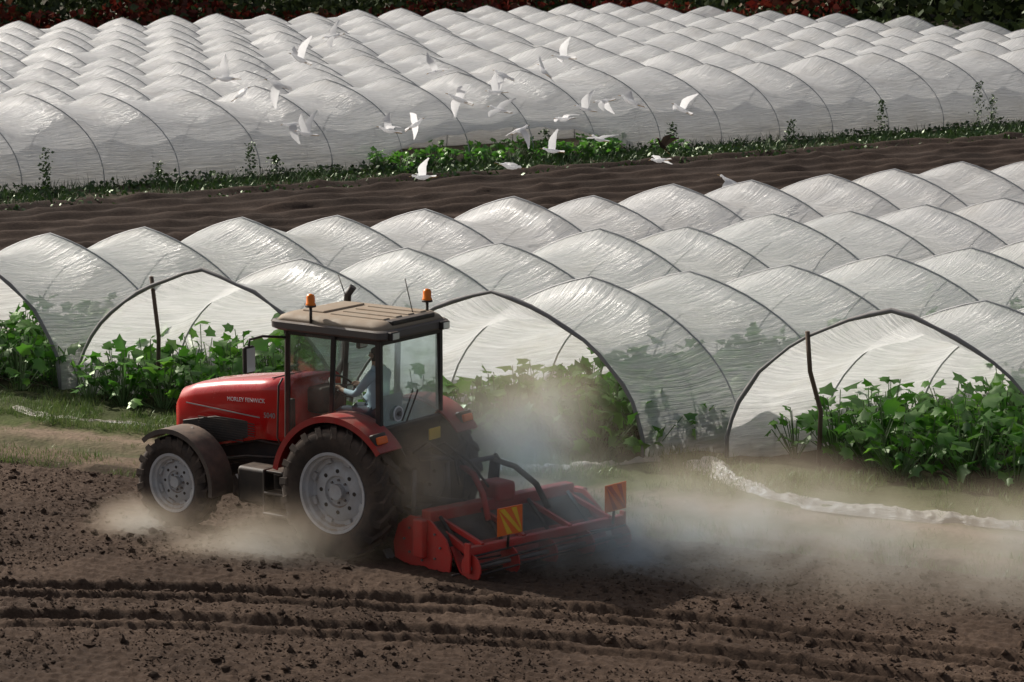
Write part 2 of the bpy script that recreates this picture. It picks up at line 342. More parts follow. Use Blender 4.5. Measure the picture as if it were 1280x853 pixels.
def ribbon(name,pts,w,hh):
    P=[np.array(p,float) for p in pts]; pts2=[]
    for i in range(len(P)-1):
        n=max(2,int(np.linalg.norm(P[i+1]-P[i])/.04))
        for k in range(n): pts2.append(P[i]+(P[i+1]-P[i])*k/n)
    pts2.append(P[-1]); pts2=np.array(pts2)
    d=np.gradient(pts2,axis=0); d/=np.linalg.norm(d,axis=1)[:,None]; nrm=np.column_stack([-d[:,1],d[:,0]])
    nv=20; V=[];UV=[]
    for i,p in enumerate(pts2):
        ww=w*(.4+1.1*vn(i*.04,0,.9,41)); q0=p+nrm[i]*(vn(i*.04,3,.7,47)-.5)*.5
        hloc=.3+1.2*vn(i*.04,5,.6,48)
        for j in range(nv):
            s=j/(nv-1)-.5; q=q0+nrm[i]*s*ww; 
            u=vn(q[0]+.4*q[1],q[1],3.1,42); rdg=1-abs(2*vn(q[0],q[1]+.5*q[0],7,43)-1)
            z=.05+hh*hloc*(1-(2*s)**4)*(.15+.5*u+.35*rdg**2)
            V.append((q[0]+.08*vn(q[0],q[1],6,44),q[1]+.06*u,z)); UV.append((i*.04,j*.1))
    return mk(name,V,gridfaces(len(pts2),nv),FILMG,smooth=True,uv=UV)
ribbon('plastic_sheeting',[(2.8,39.6),(3.1,38.6),(3.6,37.5),(4.6,36.7),(7,35.5),(9.5,34.4)],.50,.15)
ribbon('plastic_sheeting',[(-.3,39.5),(.5,39.2),(1.3,39.5),(2.1,39.9)],.35,.14)
ribbon('plastic_sheeting',[(-11,46.5),(-9.3,45.3),(-7.5,43.2),(-6,42.5),(-4.8,41.8)],.3,.09)

# ------------------------------------------------------------------ vegetation
def leaves(name,P,S,mat,kind='big',tilt=.6,parent=None,up=1.):
    n=len(P)
    if kind=='big':
        ang=np.linspace(-2.5,2.5,11); rad_=np.array([.42,.62,.45,.8,.6,1.0,.6,.8,.45,.62,.42])
        T=np.column_stack([rad_*np.sin(ang)*.62,.35+rad_*np.cos(ang)*.65,-.25*np.abs(np.sin(ang))*rad_+.0])
        T=np.vstack([[0,.1,.0],T]); T[:,2]+=-.12*(T[:,1]**2)
        F=[(0,i,i+1) for i in range(1,11)]
    elif kind=='small':
        T=np.array([[0,0,0],[.35,.4,-.08],[0,1,-.15],[-.35,.4,-.08]]); F=[(0,1,2),(0,2,3)]
    else:
        T=np.array([[-.03,0,0],[.03,0,0],[.02,.1,.6],[-.02,.1,.6],[0,.3,1.]]); F=[(0,1,2),(0,2,3),(3,2,4)]
    az=rng.uniform(0,2*math.pi,n); ti=rng.normal(0,tilt,n) ; ro=rng.normal(0,tilt,n)
    if kind=='blade': ti=ti*.5; ro=ro*.5
    ca,sa=np.cos(az),np.sin(az); ct,st=np.cos(ti),np.sin(ti); cr,sr=np.cos(ro),np.sin(ro)
    V=T[None]*S[:,None,None]
    x,y,z=V[...,0],V[...,1],V[...,2]
    y,z=y*ct[:,None]-z*st[:,None],y*st[:,None]+z*ct[:,None]
    x,z=x*cr[:,None]+z*sr[:,None],-x*sr[:,None]+z*cr[:,None]
    x,y=x*ca[:,None]-y*sa[:,None],x*sa[:,None]+y*ca[:,None]
    V=np.stack([x,y,z],-1)+P[:,None]
    F=np.array(F); FF=(F[None]+(np.arange(n)*len(T))[:,None,None]).reshape(-1,3)
    return mk(name,V.reshape(-1,3),FF,mat,parent,smooth=(kind=='big'))
def crop(name,pl,hgt=.8,lv=24,sz=(.16,.34)):
    P=[];S=[];lines=[]
    for (x,y,k) in pl:
        n=int(lv*rng.uniform(.8,1.2))
        for _ in range(n):
            a=rng.uniform(0,2*math.pi); r=.48*k*math.sqrt(rng.random()); z=(.12+(hgt*k-.12)*rng.random()**.6*(1-.5*(r/.6)**2))
            p=(x+r*math.cos(a),y+r*math.sin(a),z); P.append(p); S.append(rng.uniform(*sz)*k)
            lines.append([(x+.1*r*math.cos(a),y+.1*r*math.sin(a),.02),p])
    e=empty(name)
    leaves('leaves',np.array(P),np.array(S),CROP,'big',.5,e)
    v,f=tubeg(lines,.009,3,False); mk('stalks',v,f,STALK,e)
    return e
for off,h00 in near:
    pl=[]
    for ln in (-1.75,-1.0,-.25,.5,1.1,1.6):
        h=h00+(.1 if off<3 else -.4)+(max(0,ln+.2)*.45 if off==-5 else 0)
        while h<(16 if off<10 else 10):
            o=off+ln+rng.uniform(-.12,.12); p=W(o,h+rng.uniform(-.15,.15)-SK*o); pl.append((p[0],p[1],rng.uniform(.75,1.25)))
            h+=.58 if h<6 else 1.0
    crop('courgette_crop',pl,1.0,26)
pl=[]
for k in range(50):
    o=rng.uniform(34.8,38.2); t=rng.uniform(20,30.5); p=W(o,t); pl.append((p[0],p[1],rng.uniform(.5,.9)))
crop('courgette_crop',pl,.75,20,(.18,.36))
def scatter_weeds(name,n,orng,trng,h,s,seed,kind='small',mat=WEED,thr=.35):
    o=rng.uniform(*orng,n); t=rng.uniform(*trng,n); p=REF+PN*o[:,None]+A*t[:,None]
    d=vn(t,o,.5,seed)*.6+vn(t,o,1.7,seed+1)*.4; k=d>thr*rng.uniform(.5,1.5,n); p=p[k]; d=d[k]
    z=rng.random(len(p))**1.5*h*(d-.2)*2
    leaves(name,np.column_stack([p,np.clip(z,0,9)]),rng.uniform(*s,len(p)),mat,kind,.8)
scatter_weeds('weed_strip',34000,(31.8,36.9),(-5,75),.28,(.08,.19),51)
scatter_weeds('weed_strip',20000,(32.2,36.8),(-5,75),.05,(.15,.42),61,'blade')
scatter_weeds('weed_strip',7000,(12.3,13.4),(-12,60),.3,(.08,.2),71)
for oc in(-7.5,-2.5,2.5,7.5): scatter_weeds('weed_strip',1600,(oc-.3,oc+.3),(oc*-.58+.3,14),.2,(.06,.18),72+int(oc),'blade',GRASS)
P=[]
for t,hh in((9,1.3),(15.5,1.1),(16.3,.7),(40,1.3),(44.5,1.7),(45.2,1.2),(49,1.1),(53,1.3),(31,.9),(26,1.0),(36,.8),(12.5,.7)):
    p=W(35.9,t)
    for _ in range(170):
        z=rng.random()*hh; r=.14*(1-z/hh*.6); P.append((p[0]+rng.normal(0,r),p[1]+rng.normal(0,r),z))
P=np.array(P); leaves('tall_weeds',P,rng.uniform(.05,.13,len(P)),WEED,'small',.8)
def grass(name,n,r0,r1,q0,q1,s,seed,thr):
    r=rng.uniform(r0,r1,n); q=rng.uniform(q0,q1,n); p=RQ(r,q); d=vn(p[:,0],p[:,1],1.1,seed)*.6+vn(p[:,0],p[:,1],4,seed+1)*.4; k=d>thr; p=p[k]
    leaves(name,np.column_stack([p,np.full(len(p),.03)]),rng.uniform(*s,len(p))*(.6+d[k]),GRASS,'blade',.6)
grass('grass_verge',80000,-8,34,34.8,37.1,(.07,.2),81,.38)
grass('grass_verge',16000,-8,34,33.8,34.3,(.04,.12),83,.45)
grass('grass_verge',22000,-8,34,32.2,33.2,(.04,.14),85,.46)
def hedge(name,p0,p1,n,hh,th,mat,s=(.25,.6),seed=91):
    p0=np.array(p0);p1=np.array(p1); L=np.linalg.norm(p1-p0); u=rng.random(n); w=rng.normal(0,1,n)*th
    d=(p1-p0)/L; nn=np.array([-d[1],d[0]]); p=p0+(p1-p0)*u[:,None]+nn*w[:,None]
    top=hh*(.55+.7*vn(u*L,w*0,.18,seed)); z=top*rng.random(n)**.8*np.exp(-(w/(th*2.2))**2)
    leaves(name,np.column_stack([p,z]),rng.uniform(*s,n),mat,'small',1.2)
hedge('hedge',W(92,-40),W(92,75),26000,6,2.0,HEDG,seed=91)
hedge('red_vine_hedge',W(89,-10),W(89,62),9000,3.0,.8,HEDR,seed=95)
c,d=W(30,66),W(96,70)
hedge('hedge',d,c,16000,3.0,1.6,HEDG,seed=97)
hedge('red_vine_hedge',W(96,66),W(70,68),2500,3.2,.7,HEDR,seed=98)
hedge('hedge',W(110,-60),W(110,120),16000,9,3,HEDG,(.5,1.0),99)
hedge('hedge',W(20,90),W(120,100),12000,7,3,HEDG,(.5,1.0),100)

# ------------------------------------------------------------------ tractor
YAW=rad(180-35)
TR=empty('tractor',(-1.70,34.84,.03),YAW)
FX=2.80
def tyre(name,c,R,rr_,w,nl,parent,steer=0):
    e=empty(name,c,steer); e.parent=parent
    h=w/2
    pr=[(rr_,-h*.72),(rr_+.05,-h*.86),(rr_+(R-rr_)*.45,-h*1.0),(R-.09,-h*.98),(R-.05,-h*.88),(R-.04,-h*.5),(R-.035,0),(R-.04,h*.5),(R-.05,h*.88),(R-.09,h*.98),(rr_+(R-rr_)*.45,h*1.0),(rr_+.05,h*.86),(rr_,h*.72)]
    v,f=lathe(pr,64); mk('tyre_carcass',v,f,RUB,e,smooth=True)
    V=[];F=[]
    for sd in(-1,1):
        for i in range(nl):
            a0=2*math.pi*(i+(.5 if sd>0 else 0))/nl; dw=.055/R
            rows=[(0.0,0,R-.045,R),(.5*h,.13,R-.05,R),(.93*h,.22,R-.07,R-.012),(1.02*h,.25,R-.16,R-.13)]
            b=len(V)
            for y,da,r0,r1 in rows:
                y=y if y else -.03*1
                for (r,dd) in((r0,-dw*1.2),(r1,-dw*.8),(r1,dw*.8),(r0,dw*1.2)):
                    aa=a0+da/R*.9*(1)+dd; V.append((r*math.cos(aa),sd*y,r*math.sin(aa)))
            for k in range(3):
                for j in range(4):
                    q=(b+k*4+j,b+k*4+(j+1)%4,b+(k+1)*4+(j+1)%4,b+(k+1)*4+j); F.append(q if sd>0 else q[::-1])
            F.append((b,b+1,b+2,b+3)); F.append((b+12,b+15,b+14,b+13))
    mk('tyre_lugs',V,F,RUB,e)
    for sd in(-1,1):
        s=1 if sd>0 else -1
        pr=[(rr_+.035,s*h*.80),(rr_+.03,s*h*.86),(rr_-.005,s*h*.84),(rr_-.02,s*h*.62),(rr_-.05,s*h*.55),(rr_-.07,s*h*.2),(rr_*.78,s*h*.16),(rr_*.66,s*h*.30),(rr_*.42,s*h*.34),(rr_*.38,s*h*.22),(rr_*.2,s*h*.2),(rr_*.2,s*h*.55),(.0,s*h*.58)]
        v,f=lathe(pr,48); o=mk('rim',v,f,RIM,e,smooth=True)
        m=o.modifiers.new('es','EDGE_SPLIT'); m.split_angle=rad(40)
    v=[];f=[]
    for i in range(8):
        a=2*math.pi*i/8; vv,ff=tubeg([[(rr_*.30*math.cos(a),h*.15,rr_*.30*math.sin(a)),(rr_*.30*math.cos(a),h*.30,rr_*.30*math.sin(a))]],.018,6); b=len(v); v+=vv; f+=[tuple(x+b for x in q) for q in ff]
    mk('wheel_nuts',v,f,STEEL,e)
    v=[];f=[]
    for i in range(8):
        a=2*math.pi*(i+.5)/8; rx=rr_*.83
        vv,ff=boxg((rx*math.cos(a),h*.2,rx*math.sin(a)),(.07,.07,.11),(0,-a,0)); b=len(v); v+=vv; f+=[tuple(x+b for x in q) for q in ff]
    mk('rim_lugs',v,f,RIM,e,bevel=.008)
    v=[];f=[]
    for i in range(8):
        a=2*math.pi*i/8; rx=rr_*.54
        vv,ff=tubeg([[(rx*math.cos(a),h*.30,rx*math.sin(a)),(rx*math.cos(a),h*.345,rx*math.sin(a))]],rr_*.055,10); b=len(v); v+=vv; f+=[tuple(x+b for x in q) for q in ff]
    mk('rim_holes',v,f,BLK,e)
    return e
for sd in(1,-1):
    tyre('rear_wheel',(0,sd*.86,.87),.87,.50,.46,20,TR)
    tyre('front_wheel',(FX,sd*.84,.64),.64,.37,.36,18,TR)
tube('rear_axle',[(0,-.7,.87),(0,.7,.87)],.15,ENG,TR,16)
tube('front_axle',[(FX,-.7,.62),(FX,.7,.62)],.09,ENG,TR,12)
box('transmission',(.45,0,.88),(1.9,.55,.6),ENG,TR,bevel=.05)
box('engine_block',(2.1,0,1.15),(1.6,.5,.62),ENG,TR,bevel=.05)
box('front_bolster',(2.95,0,.88),(.65,.42,.28),ENG,TR,bevel=.04)
box('fuel_tank',(1.35,.62,.72),(.95,.36,.5),BLK,TR,bevel=.06)
box('fuel_tank',(1.35,-.62,.72),(.95,.36,.5),BLK,TR,bevel=.06)
for i,(z,y) in enumerate(((.45,.95),(.72,.92),(1.0,.88))): box('step',(.95,y,z),(.42,.22,.04),BLK,TR)
box('step_side',(.72,.92,.72),(.03,.2,.62),BLK,TR); box('step_side',(1.17,.92,.72),(.03,.2,.62),BLK,TR)
tube('hydraulic_lines',[[(1.2,.35,1.2),(1.8,.4,1.25),(2.4,.33,1.1)],[(1.3,.36,1.05),(2.0,.38,1.0),(2.7,.3,.85)]],.02,BLK,TR)
tube('air_filter',[(1.5,.3,1.35),(2.3,.3,1.38)],.11,BLK,TR,14)
def ring(x,w,zb,zt,r,n=6):
    pts=[(x,-w,zb),(x,w,zb)]
    for i in range(n+1):
        a=math.pi/2*i/n; pts.append((x,w-r+r*math.cos(a),zt-r+r*math.sin(a)))
    for i in range(n+1):
        a=math.pi/2*(1+i/n); pts.append((x,-w+r+r*math.cos(a),zt-r+r*math.sin(a)))
    return pts
S=[(3.30,.28,1.12,1.40,.08),(3.28,.34,1.02,1.66,.14),(3.19,.37,.98,1.80,.17),(2.9,.395,.98,1.90,.18),(2.4,.42,1.12,1.99,.17),(1.7,.445,1.28,2.08,.16),(1.05,.47,1.30,2.15,.15)]
loft('bonnet',[ring(*s) for s in S],RED,TR)
GP=[(3.1,1.02),(2.55,1.12),(1.75,1.3),(1.75,1.50),(2.5,1.50),(3.08,1.38)]
prism('side_grille',GP,.385,.437,BLK,TR,.01); prism('side_grille',GP,-.437,-.385,BLK,TR,.01)
v=[];f=[]
for i in range(9):
    vv,ff=boxg((2.3,.44,1.20+.033*i),(1.0 if i>2 else .6,.012,.012),(0,.0,0)); b=len(v); v+=vv; f+=[tuple(x+b for x in q) for q in ff]
mk('grille_slats',v,f,ENG,TR)
box('front_grille',(3.285,0,1.28),(.05,.5,.42),BLK,TR,bevel=.02)
for sd in(1,-1): box('headlamp',(3.28,sd*.2,1.54),(.06,.17,.1),LAMP,TR,bevel=.02)
box('bonnet_stripe',(2.35,.449,1.60),(1.3,.008,.014),GRY,TR,(0,-.05,0),bevel=0)
box('bonnet_line',(1.55,0,2.105),(.02,.7,.012),BLK,TR,(0,.15,0),bevel=0)
def text(s,size,loc,mat,rot=(rad(90),0,rad(180)),parent=TR):
    c=bpy.data.curves.new('lettering','FONT'); c.body=s; c.size=size; c.extrude=.002; c.materials.append(mat)
    o=bpy.data.objects.new('lettering',c); COL.objects.link(o); o.parent=parent; o.location=loc; o.rotation_euler=rot; return o
text('MORLEY FENWICK',.078,(2.26,.457,1.74),WHT,(rad(90),rad(-3),rad(180)))
text('5040',.10,(1.62,.462,1.58),GRY,(rad(90),rad(-3),rad(180)))
def arc(name,cx,cz,r,a0,a1,y0,y1,th,mat,parent,n=18,lip=0):
    V=[];F=[]
    for i in range(n+1):
        a=a0+(a1-a0)*i/n
        for rr_,y in((r,y0),(r+th,y0),(r+th,y1),(r,y1),(r-lip,y1),(r-lip,y1-.02*(1 if y1>y0 else -1)),(r-.004,y1-.02*(1 if y1>y0 else -1))):
            V.append((cx+rr_*math.cos(a),y,cz+rr_*math.sin(a)))
    k=7
    for i in range(n):
        for j in range(k): F.append((i*k+j,i*k+(j+1)%k,(i+1)*k+(j+1)%k,(i+1)*k+j))
    F.append(tuple(range(k))); F.append(tuple(n*k+j for j in range(k))[::-1])
    o=mk(name,V,F,mat,parent,smooth=True); m=o.modifiers.new('es','EDGE_SPLIT'); m.split_angle=rad(40); return o
for sd in(1,-1):
    arc('front_fender',FX-.02,.64,.72,rad(48),rad(188),sd*.62,sd*1.05,.025,FEND,TR,lip=.04)
    tube('fender_bracket',[(FX-.02,sd*.55,.7),(FX-.15,sd*.6,1.1),(FX-.15,sd*.75,1.37)],.03,BLK,TR)
    arc('rear_fender',0,.87,.97,rad(12),rad(142),sd*.60,sd*1.06,.03,REDF,TR,24,lip=.05)
    prism('fender_inner_panel',[(math.cos(a)*.98,.87+math.sin(a)*.98) for a in np.linspace(rad(5),rad(150),16)]+[(-.6,1.1),(.7,1.0)],sd*.585,sd*.605,BLK,TR,0)
    box('rear_lamp_cluster',(-.70,sd*.92,1.62),(.08,.2,.10),ORW,TR,(0,.3,0),bevel=.02)
    box('rear_lamp_housing',(-.66,sd*.92,1.62),(.08,.26,.17),BLK,TR,(0,.3,0),bevel=.02)
box('cab_floor',(.35,0,1.22),(1.55,1.05,.12),BLK,TR)
def post(name,p,q,r=.035): 
    p=Vector(p);q=Vector(q); d=q-p; o=box(name,(0,0,0),(r*2,r*1.7,d.length),BLK,TR,bevel=.01); 
    o.location=(p+q)/2; o.rotation_euler=d.to_track_quat('Z','Y').to_euler(); return o
RX=-.46
for sd in(1,-1):
    post('cab_pillar',(1.14,sd*.56,1.18),(1.04,sd*.64,2.84),.035)
    post('cab_pillar',(.30,sd*.70,1.35),(.24,sd*.68,2.84),.035)
    post('cab_pillar',(RX,sd*.64,1.62),(RX,sd*.64,2.84),.04)
    post('cab_rail',(1.1,sd*.62,2.81),(RX,sd*.64,2.81),.035)
    post('cab_sill',(.30,sd*.70,1.78),(RX,sd*.64,1.70),.035)
    post('door_sill',(1.14,sd*.58,1.22),(.30,sd*.70,1.38),.03)
    mk('door_glass',[(1.13,sd*.57,1.22),(.30,sd*.705,1.38),(.24,sd*.685,2.82),(1.04,sd*.645,2.82)],[(0,1,2,3)],GLASS,TR)
    mk('side_glass',[(.28,sd*.705,1.78),(RX+.01,sd*.65,1.70),(RX+.01,sd*.645,2.80),(.24,sd*.685,2.80)],[(0,1,2,3)],GLASS,TR)
    mk('cab_lower_panel',[(.30,sd*.69,1.3),(RX,sd*.63,1.3),(RX,sd*.63,1.68),(.30,sd*.69,1.76)],[(0,1,2,3)],BLK,TR)
    tube('door_handle',[(.38,sd*.73,1.62),(.38,sd*.75,1.8)],.015,BLK,TR)
    tube('mirror_arm',[(1.05,sd*.66,2.74),(1.2,sd*.95,2.78),(1.25,sd*1.16,2.76),(1.25,sd*1.18,2.62)],.018,BLK,TR)
    box('mirror',(1.25,sd*1.18,2.50),(.07,.2,.36),BLK,TR,bevel=.03)
    box('mirror_glass',(1.21,sd*1.18,2.50),(.006,.16,.31),LAMP,TR,bevel=0)
    tube('handrail',[(1.17,sd*.66,1.3),(1.19,sd*.70,1.4),(1.14,sd*.72,2.1),(1.10,sd*.68,2.2)],.014,BLK,TR)
post('cab_rail',(RX,-.64,2.81),(RX,.64,2.81),.045); post('cab_rail',(1.07,-.62,2.81),(1.07,.62,2.81),.04)
post('cab_sill',(RX-.03,-.64,1.66),(RX-.03,.64,1.66),.05)
mk('rear_glass',[(RX-.025,-.62,1.70),(RX-.025,.62,1.70),(RX-.01,.62,2.80),(RX-.01,-.62,2.80)],[(0,1,2,3)],GLASS,TR)
mk('windscreen',[(1.16,-.56,1.9),(1.16,.56,1.9),(1.06,.62,2.80),(1.06,-.62,2.80)],[(0,1,2,3)],GLASS,TR)
box('cab_rear_panel',(RX-.01,0,1.45),(.06,1.2,.40),BLK,TR)
box('firewall',(1.10,0,1.55),(.06,1.04,.7),BLK,TR)
tube('rear_wiper',[(RX-.06,.15,1.72),(RX-.06,-.1,2.1)],.01,BLK,TR)
v,f=tubeg([[(RX-.05,.32,1.85),(RX-.063,.32,1.85)]],.10,20); mk('speed_disc',v,f,WHT,TR)
v,f=tubeg([[(RX-.064,.32,1.85),(RX-.067,.32,1.85)]],.082,20); mk('speed_disc_face',v,f,GRY,TR)
text('40',.10,(RX-.071,.375,1.815),BLK,(rad(90),0,rad(-90)))
box('number_plate',(-.62,-.32,1.50),(.02,.24,.15),YEL,TR,bevel=.005)
def rrect(x0,x1,w,z,r,n=5):
    pts=[]
    for cx,cy,a0 in((x1-r,w-r,0),(x0+r,w-r,90),(x0+r,-w+r,180),(x1-r,-w+r,270)):
        for i in range(n+1):
            a=rad(a0+90*i/n); pts.append((cx+r*math.cos(a),cy+r*math.sin(a),z))
    return pts
DKG=paint('roof_side_grey',(.11,.105,.10),.55,0,.6,DC)
loft('roof_base',[rrect(-.56,1.22,.70,2.84,.12),rrect(-.60,1.30,.74,2.87,.14),rrect(-.60,1.30,.745,2.95,.14),rrect(-.57,1.26,.72,2.97,.14)],DKG,TR,smooth=False)
loft('roof_top',[rrect(-.56,1.24,.71,2.96,.14),rrect(-.52,1.20,.68,3.02,.16),rrect(-.46,1.1,.62,3.06,.16),rrect(-.40,1.0,.54,3.07,.14)],ROOF,TR)
for i,y in enumerate((-.39,-.13,.13,.39)): box('roof_rib',(.04,y,3.073),(.88,.13,.03),ROOF,TR,bevel=.012)
box('roof_hatch',(.78,0,3.078),(.36,.86,.035),ROOF,TR,bevel=.015)
box('roof_vent',(-.47,.0,3.04),(.14,.9,.06),BLK,TR,bevel=.015)
for sd in(1,-1):
    for x,yy in((-.62,.54),(1.32,.5)):
        box('work_lamp',(x,sd*yy,2.90),(.07,.17,.11),BLK,TR,bevel=.015); box('work_lamp_lens',(x+(.038 if x>0 else -.038),sd*yy,2.90),(.008,.13,.08),LAMP,TR,bevel=0)
def beacon(x,y):
    tube('beacon_stem',[(x,y,2.93),(x,y,3.20)],.02,BLK,TR)
    v,f=lathe([(.0,0),(.065,0),(.065,.03),(.058,.035),(.055,.12),(.04,.15),(0,.16)],20); v=[(a+x,-c+y,b+3.20) for a,b,c in v]; 
    mk('beacon',v,f,ORG,TR,smooth=True)
    tube('beacon_base',[(x,y,3.185),(x,y,3.21)],.072,BLK,TR,16)
beacon(.60,.70); beacon(-.36,-.52)
tube('antenna',[(-.3,-.3,3.03),(-.15,-.32,3.5)],.007,BLK,TR); tube('antenna',[(1.0,-.6,3.0),(1.2,-.62,3.4)],.007,BLK,TR)
tube('exhaust_stack',[(1.3,-.55,1.7),(1.3,-.66,2.0),(1.25,-.8,2.2),(1.2,-.82,3.1),(1.12,-.84,3.22)],.05,BLK,TR,14)
box('seat_base',(.08,0,1.42),(.5,.5,.3),SEAT,TR,bevel=.04)
box('seat_cushion',(.12,0,1.62),(.52,.52,.12),SEAT,TR,bevel=.05)
box('seat_back',(-.14,0,1.84),(.10,.44,.36),SEAT,TR,(0,-.12,0),bevel=.05)
box('dashboard',(.93,0,1.85),(.28,.5,.35),BLK,TR,bevel=.05)
tube('steering_column',[(.9,0,1.7),(.66,0,2.02)],.03,BLK,TR)
ax=Vector((-.62,0,.78)); e1=Vector((0,1,0)); e2=ax.cross(e1).normalized(); cc=Vector((.64,0,2.04))
tube('steering_wheel',[tuple(cc+(e1*math.cos(a)+e2*math.sin(a))*.2) for a in np.linspace(0,2*math.pi,25)],.015,BLK,TR)
tube('steering_spokes',[[tuple(cc-e1*.2),tuple(cc+e1*.2)],[tuple(cc),tuple(cc+e2*.2)]],.012,BLK,TR)
box('control_console',(.2,-.45,1.68),(.6,.18,.3),BLK,TR,bevel=.03)
tube('levers',[[(.4,-.45,1.8),(.42,-.45,1.98)],[(.3,-.42,1.8),(.3,-.42,1.95)]],.014,BLK,TR)
for sd in(1,-1):
    tube('lower_link',[(-.3,sd*.32,.62),(-1.15,sd*.42,.5)],.04,BLK,TR)
    tube('lift_arm',[(-.35,sd*.28,1.2),(-.80,sd*.36,1.15)],.045,ENG,TR)
    tube('lift_rod',[(-.80,sd*.36,1.15),(-.80,sd*.38,.56)],.03,STEEL,TR)
tube('top_link',[(-.45,0,1.2),(-1.15,0,1.28)],.035,STEEL,TR)
box('linkage_housing',(-.4,0,1.12),(.45,.5,.5),ENG,TR,bevel=.05)
tube('drawbar',[(-.3,0,.42),(-.95,0,.42)],.04,BLK,TR)
tube('pto_shaft',[(-.5,0,.68),(-1.35,0,.72)],.05,ENG,TR,12)
tube('hydraulic_hoses',[[(-.6,.15,1.3),(-.9,.2,1.5),(-1.25,.1,1.3),(-1.4,.2,1.0)],[(-.6,-.1,1.3),(-.95,-.1,1.45),(-1.3,-.2,1.2),(-1.5,-.3,.9)]],.016,BLK,TR)

# ------------------------------------------------------------------ driver
def person():
    D=empty('tractor_driver')
    J={'pel':(.08,0,1.75,.15,.15),'sp':(.05,0,1.95,.13,.16),'ch':(.04,0,2.16,.12,.18),'nk0':(.05,0,2.32,.09,.10),'nk':(.07,0,2.39,.055,.055),'hd':(.09,0,2.48,.085,.075),'hd2':(.09,0,2.56,.085,.075),'hd3':(.09,0,2.62,.055,.05)}
    E=[('pel','sp'),('sp','ch'),('ch','nk0'),('nk0','nk'),('nk','hd'),('hd','hd2'),('hd2','hd3')]
    for s,n in((1,'l'),(-1,'r')):
        J['sh'+n]=(.04,s*.19,2.25,.07,.07); J['el'+n]=(.22,s*.27,2.01,.05,.05); J['wr'+n]=(.48,s*.2,2.03,.032,.034); J['pa'+n]=(.55,s*.19,2.06,.02,.038)
        E+=[('nk0','sh'+n),('sh'+n,'el'+n),('el'+n,'wr'+n),('wr'+n,'pa'+n)]
        for k in range(4):
            y=s*(.19+(k-1.5)*.022); ln=(.045,.055,.05,.038)[k]
            J[f'f{n}{k}']=(.57+ln*.7,y,2.075,.010,.010); J[f'g{n}{k}']=(.57+ln,y,2.045,.009,.009)
            E+=[('pa'+n,f'f{n}{k}'),(f'f{n}{k}',f'g{n}{k}')]
        J['th'+n]=(.55,s*.145,2.05,.011,.011); J['ti'+n]=(.585,s*.135,2.035,.009,.009); E+=[('wr'+n,'th'+n),('th'+n,'ti'+n)]
        J['hp'+n]=(.12,s*.1,1.74,.10,.10); J['kn'+n]=(.55,s*.17,1.76,.07,.07); J['an'+n]=(.70,s*.17,1.38,.045,.045); J['to'+n]=(.88,s*.18,1.33,.04,.045)
        E+=[('pel','hp'+n),('hp'+n,'kn'+n),('kn'+n,'an'+n),('an'+n,'to'+n)]
    ks=list(J); me=bpy.data.meshes.new('driver_body'); me.from_pydata([J[k][:3] for k in ks],[(ks.index(a),ks.index(b)) for a,b in E],[])
    o=addobj('driver_body',me,D); o.modifiers.new('skin','SKIN'); 
    sv=me.skin_vertices[0].data
    for i,k in enumerate(ks): sv[i].radius=J[k][3:5]; sv[i].use_root=(k=='pel')
    ss=o.modifiers.new('sub','SUBSURF'); ss.levels=2; ss.render_levels=2
    bpy.context.view_layer.update()
    dg=bpy.context.evaluated_depsgraph_get(); m2=bpy.data.meshes.new_from_object(o.evaluated_get(dg)); o.modifiers.clear(); o.data=m2; m2.materials.clear()
    for m in(paint('shirt_cloth',(.60,.70,.82),.85,0,.05),paint('trouser_cloth',(.05,.06,.09),.9,0,.1),paint('skin',(.50,.29,.20),.55,0,.02),paint('hair',(.03,.02,.015),.7,0,.02)): m2.materials.append(m)
    for p in m2.polygons:
        c=p.center; p.use_smooth=True; i=0
        if c.z<1.84 and (c.x>-.2) and not(abs(c.y)>.2 and c.z>1.88): i=1
        if c.x>.44 and c.z>1.93: i=2
        if c.z>2.375 and c.x<.5: i=2 if (c.x>.11 and c.z<2.58) or c.z<2.44 else 3
        p.material_index=i
    SK_=bpy.data.materials['skin']
    v,f=tubeg([[(.165,0,2.53),(.20,0,2.49),(.17,0,2.48)]],[.01,.016,.012],8); mk('nose',v,f,SK_,D,smooth=True)
    for s in(1,-1):
        v,f=lathe([(0,-.008),(.02,-.008),(.028,.0),(.02,.008),(0,.01)],12); mk('ear',[(a+.09,b+s*.082,c*1.2+2.51) for a,b,c in v],f,SK_,D,smooth=True)
        v,f=lathe([(0,-.008),(.01,-.003),(.01,.003),(0,.008)],10); mk('eye',[(b+.165,a+s*.03,c+2.535) for a,b,c in v],f,BLK,D,smooth=True)
    box('mouth',(.163,0,2.445),(.01,.045,.008),paint('lips',(.3,.1,.08),.5,0,0),D,bevel=.003)
    return D
DR=person(); DR.location=TR.location; DR.rotation_euler=(0,0,YAW)

